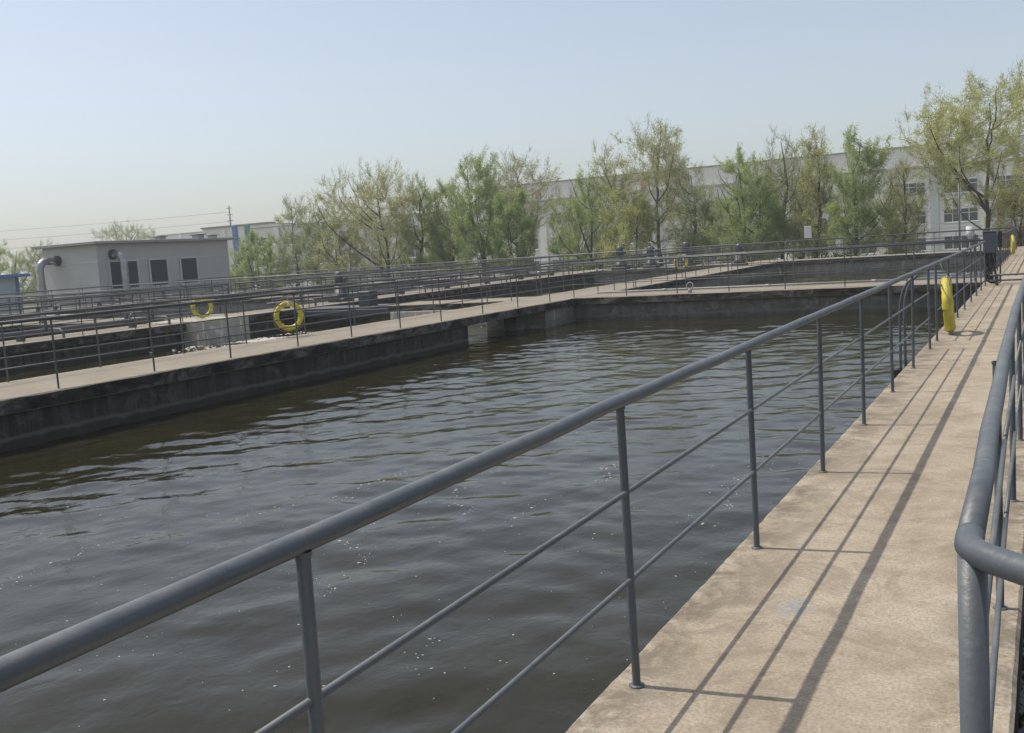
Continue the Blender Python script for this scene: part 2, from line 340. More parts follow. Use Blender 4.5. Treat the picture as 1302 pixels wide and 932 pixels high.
# ------------------------------------------------------------------ railings
RH = 1.05
def post_mesh(r, h, mat, n=10):
    return MB().tube([(0,0,0),(0,0,h)], r, n, caps=False).mesh('post', mat)
POSTM = {k: post_mesh(.0155, RH-.018, m) for k, m in (('n', PAINT), ('f', PAINTL))}
FOOTM = {k: MB().tube([(0,0,-.004),(0,0,.006),(0,0,.0085)], [.030,.029,.018], 12).mesh('foot_plate', m) for k, m in (('n', PAINTL), ('f', PAINTL))}
WELDM = MB().tube([(0,0,0),(0,0,.006),(0,0,.012)], [.0165,.0195,.0185], 10, caps=False).mesh('weld_bead', PAINT)
def railing(label, pts, posts, far=True, feet=False, gaps=(), group=None, rr=None, mids=(.40, .72), n=8):
    """pts: top rail corner points (x,y); posts: list of (x,y); gaps: list of (start,end) parameters (y or x) without mid rails"""
    rr = rr or (.026 if far else .0238); k = 'f' if far else 'n'; mat = PAINTL if far else PAINT
    root = empty('railing', (pts[0][0], pts[0][1], 0)); ox, oy = pts[0]
    tag(root, label, 'railing', group)
    top = [(x-ox, y-oy, RH) for x, y in pts]
    if not far:   # long pipe with a little sag between the posts and slight waviness
        q = [Vector(top[0])]
        for a, b_ in zip(top, top[1:]):
            a = Vector(a); b_ = Vector(b_); L = (b_-a).length; s = max(1, int(L/.45))
            for i in range(1, s+1):
                p = a.lerp(b_, i/s)
                if i < s: p = p+Vector((random.gauss(0,.0012), 0, random.gauss(0,.0015)))
                q.append(p)
        top = q
    MB().tube(top, rr, 16 if not far else n).build('top_rail', mat, root)
    for (x, y) in posts:
        p = inst('post', POSTM[k], root, (x-ox, y-oy, 0))
        if not far: p.rotation_euler = (random.gauss(0,.004), random.gauss(0,.004), 0)
        if feet: inst('foot_plate', FOOTM[k], p); inst('weld_bead', WELDM, p, (0, 0, RH-.030))
    segs = []
    for a, b_ in zip(pts, pts[1:]):
        ax = 0 if abs(b_[0]-a[0]) > abs(b_[1]-a[1]) else 1
        cut = [(a, b_)]
        for g0, g1 in gaps:
            if ax == 1: cut = [(a, (a[0], g0)), ((a[0], g1), b_)]
        segs += cut
    for a, b_ in segs:
        for z in mids:
            MB().tube([(a[0]-ox, a[1]-oy, z), (b_[0]-ox, b_[1]-oy, z)], .0095 if not far else .011, 10 if not far else 6).build('mid_rail', mat, root)
    return root
def steps(a, b_, s):
    n = max(1, round((b_-a)/s)); return [a+(b_-a)*i/n for i in range(n+1)]
random.seed(5)
yA = [-3.75, -1.97, -.19, 1.59, 3.38, 5.15, 6.93, 8.68, 10.45, 12.2, 14.05, 15.0, 16.9, 18.6, 20.3, 22.1, 23.8, 25.5, 27.3]
railing('blue grey pipe railing crossing the foreground along the basin edge', [(0,-4.5),(0,27.3)], [(0,y) for y in yA], far=False, feet=True, gaps=[(14.05, 15.0)])
rb = railing('blue grey pipe railing with bent corner at the right edge of the picture', [(1.215,1.93),(1.182,4.5),(1.165,7.0),(1.14,56.8)], [(1.155,y) for y in [4.57,6.39,8.18]+[8.18+1.8*k for k in range(1,27)]], far=False, feet=True)
# bent corner of the right railing: a rounded elbow, its return and the stout corner post
el = [(0,.02,RH),(0,-.01,RH),(.002,-.045,RH),(.014,-.075,RH-.002),(.04,-.103,RH-.004),(.09,-.15,RH-.004),(.30,-.34,RH-.004),(.42,-.45,RH-.004),(.47,-.495,RH-.02),(.495,-.518,RH-.06),(.50,-.525,RH-.12),(.50,-.525,0)]
MB().tube(el, .0242, 16).build('return_rail', PAINT, rb)
MB().tube([(.008,-.068,0),(.008,-.068,RH-.012)], .0242, 18).build('corner_post', PAINT, rb)
for z in (.40,.72): MB().tube([(.008,-.068,z),(0,.01,z)], .0085, 8).build('mid_rail', PAINT, rb)
yC = [4.9,6.75,8.6]+[10.46,12.34,14.15,16.05,17.83,19.7,21.5,23.6,25.63,27.73,29.5]
railing('railing on the near edge of the lifebuoy walkway, facing the water', [(-11.74,4),(-11.74,29.5)], [(-11.74,y) for y in yC])
railing('railing on the rear edge of the lifebuoy walkway', [(-13.72,4),(-13.72,29.1)], [(-13.72,y) for y in [5.4,7.3,9.2,11.1,12.97,15.0,16.8,18.78,20.7,22.6,24.4,26.0,27.5,29.1]])
railing('railing on the near edge of the cross walkway, below the trees', [(-11.74,29.36),(0.0,29.36)], [(x,29.36) for x in [-9.95,-8.36,-6.81,-5.21,-3.59,-2.0,-.35]])
railing('railing on the rear edge of the cross walkway', [(-11.6,31.12),(-.3,31.12)], [(x,31.12) for x in [-11.6,-10.3,-8.65,-7.0,-5.34,-3.7,-2.0,-.3]])
railing('receding railing on the right edge of the walkway beyond the corner', [(-11.74,31.2),(-11.74,57)], [(-11.74,y) for y in steps(32.9,57,1.85)])
railing('receding railing on the left edge of the walkway beyond the corner', [(-13.72,31.3),(-13.72,57)], [(-13.72,y) for y in steps(31.3,57,1.85)])
railing('receding railing on the left of the foreground walkway, past the cabinet', [(-.02,31.3),(-.02,56.8)], [(-.02,y) for y in steps(31.3,56.8,1.75)])
railing('front railing of the second walkway, above the ribbed wall', [(-22.76,5),(-22.76,26)], [(-22.76,y) for y in steps(5,26,1.9)])
railing('rear railing of the second walkway, behind the ribbed wall', [(-24.48,5),(-24.48,26)], [(-24.48,y) for y in steps(5,26,1.9)])
railing('front railing of the second walkway beyond the froth', [(-22.76,28.5),(-22.76,57)], [(-22.76,y) for y in steps(28.5,57,1.9)])
railing('rear railing of the second walkway beyond the froth', [(-24.48,28.5),(-24.48,57)], [(-24.48,y) for y in steps(28.5,57,1.9)])
railing('rear railing of the short pale cross walkway', [(-22.7,31.15),(-13.8,31.15)], [(x,31.15) for x in steps(-22.7,-13.8,1.8)])
railing('front railing of the cross walkway to the blower house', [(-44.8,26.3),(-24.6,26.3)], [(x,26.3) for x in steps(-44.8,-24.6,1.9)])
railing('rear railing of the cross walkway to the blower house', [(-44.8,28.3),(-24.6,28.3)], [(x,28.3) for x in steps(-44.8,-24.6,1.9)])
railing('far end railing in front of the row of trees, near edge', [(-44.8,57.3),(-.1,57.3)], [(x,57.3) for x in steps(-44.8,-.1,1.9)])
railing('far end railing in front of the row of trees, outer edge', [(-46.8,59.5),(10.4,59.5)], [(x,59.5) for x in steps(-46.8,10.4,1.9)])
railing('railing along the outer walkway beside the blower house', [(-45.1,6),(-45.1,57)], [(-45.1,y) for y in steps(6,57,2.0)])
railing('railing along the outer walkway on the far right', [(9.1,2),(9.1,57)], [(9.1,y) for y in steps(2,57,1.9)])
railing('outermost railing next to the blower house wall', [(-46.9,6),(-46.9,59)], [(-46.9,y) for y in steps(6,59,2.0)])

deck('x', -44.9, -24.63, 41.0, 42.6, 'pale concrete cross walkway in front of the low bright tree', seed=13)
wall(-44.96, -24.46, 41.1, 42.5, 'wall of the cross walkway in front of the low bright tree', mat=WALLP)
railing('railing on the narrow divider in the far left basins', [(-33.3,6),(-33.3,26)], [(-33.3,y) for y in steps(6,26,1.9)])
railing('front railing of the cross walkway before the low bright tree', [(-44.8,41.1),(-24.6,41.1)], [(x,41.1) for x in steps(-44.8,-24.6,1.9)])
railing('rear railing of the cross walkway before the low bright tree', [(-44.8,42.5),(-24.6,42.5)], [(x,42.5) for x in steps(-44.8,-24.6,1.9)])

# ------------------------------------------------------------------ lifebuoys
def lifebuoy(label, loc, rz, outer=.37, tilt=0):
    t = empty('lifebuoy', loc, rz); t.rotation_euler = (0, tilt, rz); tag(t, label, 'lifebuoy', 'yellow lifebuoys hung on the railings')
    rt = outer*.172; Rm = outer-rt; n, k = 40, 14; V = []; F = []
    for i in range(n):
        a = 2*math.pi*i/n
        for j in range(k):
            b_ = 2*math.pi*j/k; q_ = 1+.05*math.sin(9*a+outer*50)+.04*math.sin(23*a+2*b_); rr = Rm+rt*q_*math.cos(b_); V.append((rt*1.05*q_*math.sin(b_), rr*math.cos(a), rr*math.sin(a)))
    for i in range(n):
        for j in range(k): F.append((i*k+j, ((i+1)%n)*k+j, ((i+1)%n)*k+(j+1)%k, i*k+(j+1)%k))
    MB().add(V, F, True).build('float_ring', YEL, t)
    for q in range(4):
        a0 = math.pi/2*q+math.pi/2; V = []; F = []
        for i in range(4):
            a = a0+(i-1.5)*.075
            for j in range(k):
                b_ = 2*math.pi*j/k; rr = Rm+(rt*1.07+.003)*math.cos(b_); V.append(((rt*1.12+.003)*math.sin(b_), rr*math.cos(a), rr*math.sin(a)))
        for i in range(3):
            for j in range(k): F.append((i*k+j, (i+1)*k+j, (i+1)*k+(j+1)%k, i*k+(j+1)%k))
        MB().add(V, F, True).build('band', PALE if q == 0 else YEL, t)
    pts = []
    for i in range(49):
        a = 2*math.pi*i/48; sag = abs(math.sin(2*a)); pts.append((.02, (outer+.006+.035*sag)*math.cos(a+math.pi/2), (outer+.006+.035*sag)*math.sin(a+math.pi/2)))
    MB().tube(pts, .006, 5, caps=False).build('grab_rope', ROPE, t)
    MB().tube([(0,0,outer-.01),(-.03,.01,outer+.12),(-.05,.0,outer+.2)], .006, 5).build('hanging_cord', ROPE, t)
    return t
lifebuoy('large yellow lifebuoy standing edge-on against the foreground railing', (.07, 15.95, .42), R(4), .395, R(-4))
lifebuoy('yellow lifebuoy seen as a full ring on the walkway across the water', (-13.64, 18.15, .47), R(-38), .33)
lifebuoy('small yellow lifebuoy in front of the blower house', (-22.68, 24.9, .42), R(-40), .34)
lifebuoy('distant yellow lifebuoy on the walkway past the cross railing', (-13.64, 46.1, .52), R(-40), .36)
lifebuoy('distant yellow lifebuoy edge-on beside the grey cabinet', (.06, 47.5, .46), R(5), .40)

# ------------------------------------------------------------------ ladder, cabinet, cable tray, pipes
ld = empty('ladder', (-.16, 12.65, 0)); tag(ld, 'steel access ladder with curved hoops going over the basin edge', 'ladder')
for y in (-.22, .22):
    pts = [(0,y,-1.6),(0,y,.55)]+[tuple(p) for p in arc((.22,y,.62), .22, math.pi, .5*math.pi+.25, 7, (1,0,0), (0,0,1))]+[(.215,y,.86)]
    pts = [(0,y,-1.6),(0,y,.2),(0,y,.55),(.012,y,.72),(.045,y,.86),(.095,y,.95),(.155,y,1.0)]
    MB().tube(pts, .0165, 10).build('stringer', PAINT, ld)
for z in np.arange(-1.5, -.05, .28): MB().tube([(0,-.22,z),(0,.22,z)], .011, 8).build('rung', PAINT, ld)
MB().bbox((-.09,-.36,-.26),(.0,-.25,-.02), .012).build('rubber_pad', BLACK, ld)

cb = empty('control_cabinet', (.09, 27.75, 0)); tag(cb, 'blue grey control cabinet on legs at the end of the foreground railing', 'cabinet')
MB().bbox((-.15,-.12,.76),(.15,.14,1.27), .008).build('box', CAB, cb)
MB().bbox((-.135,-.134,.78),(.135,-.121,1.25), .004).build('door', CAB, cb)
MB().bbox((-.17,-.15,1.271),(.17,.16,1.292), .005).build('rain_hood', PAINTL, cb)
MB().bbox((.095,-.15,1.0),(.112,-.135,1.06), .003).build('latch', DARK, cb)
for x in (-.13,.10): MB().bbox((x,-.02,0),(x+.035,.015,.76), .003).build('leg', CAB, cb)
random.seed(9)
for k in range(14):
    x0 = random.uniform(-.1,.13); x1 = random.uniform(-.12,.14); y = random.uniform(-.08,.08)
    MB().tube([(x0,y,.76),(x0+random.uniform(-.05,.05),y-.03,.55),(x1+random.uniform(-.08,.08),y-.05,.3),(x1,y-.02,.08),(x1+.1,y,.03)], .013, 6).build('cable', BLACK, cb)
jb = empty('junction_box', (.285, 28.5, 0)); tag(jb, 'narrow black junction box right behind the grey cabinet', 'junction box')
MB().bbox((-.05,-.08,.88),(.05,.1,1.27), .006).build('box', BLACK, jb); MB().bbox((-.018,-.01,0),(.018,.025,.88), .003).build('leg', DARK, jb); MB().tube([(0,0,.88),(.01,-.02,.5),(-.02,0,.02)], .012, 6).build('cable', BLACK, jb)
tr = empty('cable_bridge', (.1, 27.2, 0)); tag(tr, 'low pipe bridge lying across the foreground walkway by the cabinet', 'cable bridge')
for z in (.12, .25): MB().tube([(0,0,z),(1.05,.02,z)], .022, 10).build('pipe', PAINT, tr)
for x in (.16, .98): MB().bbox((x-.03,-.05,0),(x+.03,.06,.27), .004).build('stand', DARK, tr)
pp = empty('pale_pipe', (-11.5, 30.75, .06)); tag(pp, 'thin pale pipe lying along the cross walkway', 'pipe')
MB().tube([(0,0,0),(11.2,0,0)], .028, 10).build('pipe_run', PVC, pp)
for x in (2.2, 5.4, 8.4): MB().tube([(x,0,0),(x+.16,0,0)], .04, 10).build('coupling', PVC, pp)
pv = empty('pipe_valve', (-8.05, 29.62, 0)); tag(pv, 'small grey valve on the cross walkway edge', 'valve')
MB().tube([(0,0,0),(0,0,.12)], .06, 10).build('body', PVC, pv); MB().tube(arc((0,0,.2), .1, 0, 2*math.pi, 14, (1,0,0), (0,.3,1)), .016, 6, False).build('handwheel', PVC, pv); MB().tube([(0,0,.12),(0,0,.2)], .015, 6).build('stem', DARK, pv)

def mixer(x, y, label, s=1.0):
    t = empty('mixer_drive', (x, y, 0)); tag(t, label, 'mixer drive', 'mixer drives on the far walkways'); t.scale = (s, s, s)
    MB().bbox((-.4,-.35,0),(.4,.35,.14), .02).build('base_frame', DARK, t); MB().tube([(0,0,.14),(0,0,.3),(0,0,.32),(0,0,.62)], [.32,.32,.25,.22], 16).build('gearbox', DARK, t)
    MB().tube([(0,0,.62),(0,0,1.12),(0,0,1.2)], [.17,.17,.12], 14).build('motor', CAB, t)
    for k in range(8):
        a = k*math.pi/4; MB().bbox((-.008,.165,.66),(.008,.20,1.08), .003).build('cooling_fin', CAB, t, rot=(0,0,a))
    MB().bbox((.17,-.08,.75),(.3,.08,.95), .01).build('terminal_box', CAB, t)
mixer(-22.2+1.0, 57.9, 'left of the dark mixer drives on the far end walkway', 1.15); mixer(-19.4, 58.2, 'middle dark mixer drive on the far end walkway', 1.05); mixer(-17.2, 58.1, 'right of the dark mixer drives on the far end walkway', 1.15)
mixer(-23.6, 33.5, 'dark mixer drive on the second walkway beyond the froth', 1.0); mixer(-12.9, 53.5, 'dark mixer drive on the receding walkway under the tall olive tree', .95)
mixer(-40.0, 27.2, 'dark mixer drive on the cross walkway in front of the blower house')
def air_header(label, x, y0, y1, axis='y', z=.22, r=.06, step=3.8):
    t = empty('air_header', (x, y0, 0) if axis == 'y' else (y0, x, 0), 0 if axis == 'y' else -math.pi/2); tag(t, label, 'air pipe', 'aeration pipes along the walkways'); L = y1-y0
    MB().tube([(0,0,z),(0,L,z)], r, 12).build('pipe', HEAD, t)
    n = int(L/step)
    for k in range(n):
        y = (k+.5)*L/n; MB().bbox((-.12,y-.9,0),(.12,y-.78,z-r+.01), .006).build('support', DARK, t)
        v = MB().tube([(0,y,z),(.0,y,z+.42)], .045, 8).build('riser', HEAD, t)
        MB().tube([(0,y,z+.3),(0,y,z+.36)], .10, 10).build('flange', DARK, v)
        MB().tube(arc((0,y,z+.52), .11, 0, 2*math.pi, 12, (1,0,0), (0,1,0)), .014, 5, False).build('handwheel', DARK, v)
        MB().tube([(0,y,z+.42),(0,y,z+.52)], .014, 5).build('stem', DARK, v)
        MB().tube([(.0,y,z),(.55,y,z+.02),(.68,y,z-.08),(.7,y,z-.9)], .04, 8).build('drop_pipe', HEAD, v)
HEAD = paint_mat('aeration_pipe_paint', (.10,.105,.11), .6)
air_header('grey aeration pipe with valves along the second walkway', -23.55, 6, 25.6)
air_header('grey aeration pipe with valves on the second walkway past the froth', -23.55, 29, 56)
air_header('grey aeration pipe with valves on the cross walkway to the blower house', 27.3, -44, -25.5, 'x')
air_header('grey aeration pipe with valves on the cross walkway before the low bright tree', 41.8, -44, -25.5, 'x')
air_header('grey aeration pipe on the outer walkway beside the blower house', -46.0, 8, 56)
air_header('grey aeration pipe on the middle far end walkway', 58.8, -22.4, -14.2, 'x')
air_header('grey aeration pipe on the left far end walkway', 58.6, -44, -25.5, 'x')
nb_ = empty('notice_board', (-10.75, 60.4, GZ)); tag(nb_, 'small pale notice board on a post in front of the trees', 'sign')
MB().bbox((-.2,-.02,3.75),(.2,.02,4.42), .006).build('board', HOUSE_TRIM, nb_); MB().tube([(0,.05,0),(0,.05,4.4)], .04, 8).build('post', DARK, nb_)
lp = empty('lamp_post', (-2.85, 60.6, GZ)); tag(lp, 'thin grey lamp post left of the big tree', 'lamp post')
MB().tube([(0,0,0),(0,0,3),(0,0,6.2)], [.07,.055,.04], 8).build('pole', PAINTL, lp); MB().tube([(0,0,6.15),(0,-.4,6.35),(0,-.8,6.38)], .025, 6).build('arm', PAINTL, lp); MB().bbox((-.1,-1.15,6.33),(.1,-.75,6.42), .03).build('lamp_head', PAINTL, lp)
wv = empty('white_hopper', (-2.2, 58.3, 0)); tag(wv, 'small white hopper at the far end of the cross railing', 'hopper')
MB().tube([(0,0,.5),(0,0,.8),(0,0,1.25)], [.05,.18,.19], 14).build('bin', HOUSE_TRIM, wv)
for a in range(3): MB().tube([(.25*math.cos(a*2.1),.25*math.sin(a*2.1),0),(.25*math.cos(a*2.1),.25*math.sin(a*2.1),.85)], .02, 6).build('leg', DARK, wv)

# ------------------------------------------------------------------ blower house
BX0, BX1, BY0, BY1, BT = -56.0, -51.1, 45.8, 57.5, 3.62
bh = empty('blower_house', (0, 0, 0)); tag(bh, 'flat roofed grey blower house with three dark louvred openings', 'building')
m = MB().bbox((BX0,BY0,GZ),(BX1,BY1,BT), .01); m.build('wall', HOUSE, bh)
MB().bbox((BX0-.45,BY0-.45,BT+.003),(BX1+.45,BY1+.4,BT+.18), .02).build('roof', ROOF, bh)
MB().bbox((BX0-.05,BY0-.05,GZ-.01),(BX1+.05,BY1+.05,.42), .02).build('plinth', HOUSE_BASE, bh)
MB().bbox((BX0-.02,BY0-.022,2.50),(BX1+.022,BY1+.02,2.56), .005).build('string_course', HOUSE_TRIM, bh)
for y0, y1 in ((46.7,48.9),(50.0,51.45),(52.75,54.2)):
    lv = MB().box((BX1+.003,y0,.8),(BX1+.02,y1,2.47)).build('louvre', DARK, bh)
    z = .84
    sm = MB().add([(0,0,0),(.05,0,-.05),(.05,y1-y0-.02,-.05),(0,y1-y0-.02,0),(0,0,.012),(.05,0,-.038),(.05,y1-y0-.02,-.038),(0,y1-y0-.02,.012)], [(0,3,2,1),(4,5,6,7),(0,1,5,4),(1,2,6,5),(2,3,7,6),(3,0,4,7)]).mesh('slat', LOUV)
    while z < 2.44: inst('slat', sm, lv, (BX1+.022, y0+.01, z+.06)); z += .1
    fm = MB(); t = .14
    for a, b_ in (((y0-t,.66),(y0,2.60)), ((y1,.66),(y1+t,2.60)), ((y0,.66),(y1,.8)), ((y0,2.47),(y1,2.60))): fm.box((BX1+.023,a[0],a[1]),(BX1+.08,b_[0],b_[1]))
    fm.build('frame', HOUSE_TRIM, lv)
MB().box((BX0+.3,BY0-.055,.45),(BX1-.1,BY0-.051,.50)).build('sill_band', HOUSE_TRIM, bh)
def duct(label, pts, rad, flange, ax):
    t = empty('air_duct', (pts[-1][0], pts[-1][1], GZ)); tag(t, label, 'duct'); o = Vector(t.location)
    MB().tube([Vector(p)-o for p in pts], rad, 16).build('pipe', STEEL, t)
    a = Vector(flange)-o; d = Vector(ax); MB().tube([a, a+d*.16], rad*1.35, 16).build('flange', DARK, t)
    bpt = Vector(pts[-1])-o; MB().tube([bpt+Vector((0,0,1.6)), bpt+Vector((0,0,1.85))], rad*1.3, 16).build('clamp_ring', DARK, t)
    return t
duct('bent silver air duct leaving the left wall of the blower house', [(-54.6,45.78,2.78),(-54.6,44.9,2.78)]+[tuple(p) for p in arc((-54.6,44.9,2.23), .55, math.pi/2, math.pi, 8, (0,1,0), (0,0,1))]+[(-54.6,44.35,-.2),(-54.6,44.35,GZ)], .24, (-54.6,45.79,2.78), (0,-1,0))
duct('bent silver air duct on the louvred side of the blower house', [(-51.06,47.0,2.95),(-50.7,47.0,2.95)]+[tuple(p) for p in arc((-50.7,47.0,2.4), .55, math.pi/2, 0, 8, (1,0,0), (0,0,1))]+[(-50.15,47.0,-.2),(-50.15,47.0,GZ)], .24, (-51.09,47.0,2.95), (1,0,0))
for x, y, s, lb in ((-53,53.0,.45,'left of three small vents on the blower house roof'),(-52,55.6,.5,'tallest small vent on the blower house roof'),(-52,57.0,.4,'right of three small vents on the blower house roof')):
    t = empty('roof_vent', (x, y, BT+.18)); tag(t, lb, 'vent', 'vents on the blower house roof')
    MB().bbox((-s*.6,-s*.6,0),(s*.6,s*.6,s*.55), .02).build('curb', ROOF, t); MB().bbox((-s*.85,-s*.85,s*.56),(s*.85,s*.85,s*.68), .02).build('cap', DARK, t)
vb = empty('valve_stand', (-47.8, 44.2, -1.0)); tag(vb, 'small grey valve actuator on a stalk before the blower house', 'valve')
MB().tube([(0,0,-1.6),(0,0,1.3)], .09, 8).build('stalk', PAINTL, vb); MB().bbox((-.3,-.3,1.3),(.3,.3,1.75), .05).build('actuator', PAINTL, vb); MB().tube(arc((0,-.35,1.5), .25, 0, 2*math.pi, 14, (1,0,0), (0,0,1)), .03, 6, False).build('handwheel', DARK, vb)

sh = empty('blue_shed', (-74.0, 53.5, GZ)); tag(sh, 'pale sheet metal shed with blue posts and roof at the left edge', 'shed')
MB().bbox((-3,-2.8,0),(3.8,1.0,4.6), .02).build('wall_panel', PANEL, sh)
MB().bbox((-3.6,-3.3,4.603),(4.6,1.7,4.85), .03).build('roof', BLUE, sh)
for x, y in ((3.72,-2.88),(3.72,.9),(-2.9,-2.88)): MB().bbox((x,y,0),(x+.22,y+.22,4.6), .01).build('corner_post', BLUE, sh)

# ------------------------------------------------------------------ factory behind the trees
def factory(label, y, x0, x1, zt, rows, pitch, ww, wh, wallm, offset=0., parapet=None, depth=30):
    t = empty('factory_building', ((x0+x1)/2, y, GZ)); tag(t, label, 'building'); ox = (x0+x1)/2
    MB().bbox((x0-ox,0,0),(x1-ox,depth,zt-GZ), .03).build('wall', wallm, t)
    wm = MB(); fr = .09; hw, hh = ww/2, wh/2
    wm.box((-hw-fr,-.10,-hh-fr),(-hw,-.003,hh+fr)).box((hw,-.10,-hh-fr),(hw+fr,-.003,hh+fr)).box((-hw,-.10,hh),(hw,-.003,hh+fr)).box((-hw,-.10,-hh-fr),(hw,-.003,-hh))
    nmull = max(2, round(ww/1.05))
    for i in range(1, nmull): xx = -hw+ww*i/nmull; wm.box((xx-.05,-.07,-hh),(xx+.05,-.003,hh))
    wm.box((-hw,-.055,hh*.35-.04),(hw,-.003,hh*.35+.04))
    wm = wm.mesh('window', WFR); pm = MB().box((-hw,-.03,-hh),(hw,-.002,hh)).mesh('pane', GLASS); sm = MB().bbox((-hw-.25,-.22,-hh-fr-.14),(hw+.25,-.001,-hh-fr-.002), .02).mesh('sill', WFR)
    rn = random.Random(int(abs(x0)*10))
    x = x0+offset
    while x < x1-hw:
        for z in rows:
            wd = inst('window', wm, t, (x-ox,0,z-GZ)); inst('pane', pm, wd); inst('sill', sm, wd)
        x += pitch
    x = x0+offset+pitch/2
    while x < x1-.5:
        MB().bbox((x-ox-.55,-.32,0),(x-ox+.55,-.004,(parapet or zt)-GZ-.25), .03).build('pilaster', WBAND if rn.random() < .2 else wallm, t); x += pitch
    if parapet:
        MB().bbox((x0-ox-.3,-.55,parapet-GZ-.22),(x1-ox+.3,-.004,parapet-GZ+.10), .03).build('cornice', ROOF, t)
    for z in rows: MB().bbox((x0-ox,-.14,z-hh-.75-GZ),(x1-ox,-.005,z-hh-.48-GZ), .02).build('floor_band', wallm, t)
    MB().bbox((x0-ox-.15,-.25,zt-GZ+.003),(x1-ox+.15,depth+.1,zt-GZ+.16), .03).build('coping', ROOF, t)
    return t
fb = factory('long white three storey factory with window rows behind the trees', 150, -82, 34, 11.7, (6.05, 2.25, -1.3), 6.4, 4.05, 1.6, WHITE, offset=2.75, parapet=9.0)
factory('lower cream factory wing behind the left trees', 150.5, -131, -82.6, 8.6, (6.0, 2.2, -1.2), 6.4, 3.6, 1.5, CREAM, offset=4.0, parapet=None)
# red lettering on the parapet: each character a few raised strokes, too hidden by the trees to read
random.seed(21)
for x in (-74.9,-70.3,-47.3,-46.0,-33.9,-52.6):
    ch = MB(); W_ = .5
    for z in (-.75,-.2,.45): ch.box((-W_*random.uniform(.7,1),-.12,z-.10),(W_*random.uniform(.7,1),-.0,z+.12))
    for xx in (-.33, .02, .34): ch.box((xx-.09,-.13,-.95),(xx+.09,-.001,random.uniform(.4,.9)))
    ch.build('sign_character', RED, fb, (x-(-24), -.06, 10.2-GZ))
ob2 = factory('cream building with red brown roof edge behind the blower house', 176, -166, -147, 10.5, (7.4, 4), 6.5, 2.2, 1.5, CREAM, offset=3.0)
MB().bbox((-9.7,-.5,10.5-GZ+.17),(9.7,2.0,10.5-GZ+.45), .05).build('roof_edge', TILE, ob2)
factory('low white hall left of the cream building', 182, -186, -166.4, 10.3, (5,), 6.5, 2.0, 1.4, WHITE, offset=4.0)
for x, mt, lb in ((-106.4, BLUE, 'tall blue advertising panel beside the cream factory wing'), (-104.0, GREEN, 'tall green advertising panel beside the blue one')):
    t = empty('advertising_panel', (x, 120, GZ)); tag(t, lb, 'sign panel'); MB().bbox((-.42,-.2,1.5),(.42,.2,10.5), .03).build('panel', mt, t)
    for xx in (-.3,.3): MB().tube([(xx,0,0),(xx,0,1.5)], .08, 8).build('post', DARK, t)
# power line mast and wires
pm_ = empty('power_mast', (-170.4, 190, GZ)); tag(pm_, 'thin steel power mast with cross arms on the skyline', 'mast')
MB().tube([(0,0,0),(0,0,18.9)], [.35,.16], 6).build('pole', PAINTL, pm_)
for z in (12.5,13.9,15.3,16.7,18.2): MB().bbox((-.9,-.06,z),(.9,.06,z+.13), .01).build('cross_arm', PAINTL, pm_)
for k, (z0, z1) in enumerate(((16.8,18.6),(14.6,16.2),(12.4,13.8))):
    pts = []
    for i in range(21):
        s = i/20; pts.append((-170.4-150*s, 190-6*s, z0-GZ*0-2.0+ (z1-z0)*s*1.6 - 4*.8*s*(1-s)))
    tag(MB().tube(pts, .035, 5).build('power_line', DARK), ['uppermost','middle','lowest'][k]+' of the three power lines in the left sky', 'power line', 'power lines')

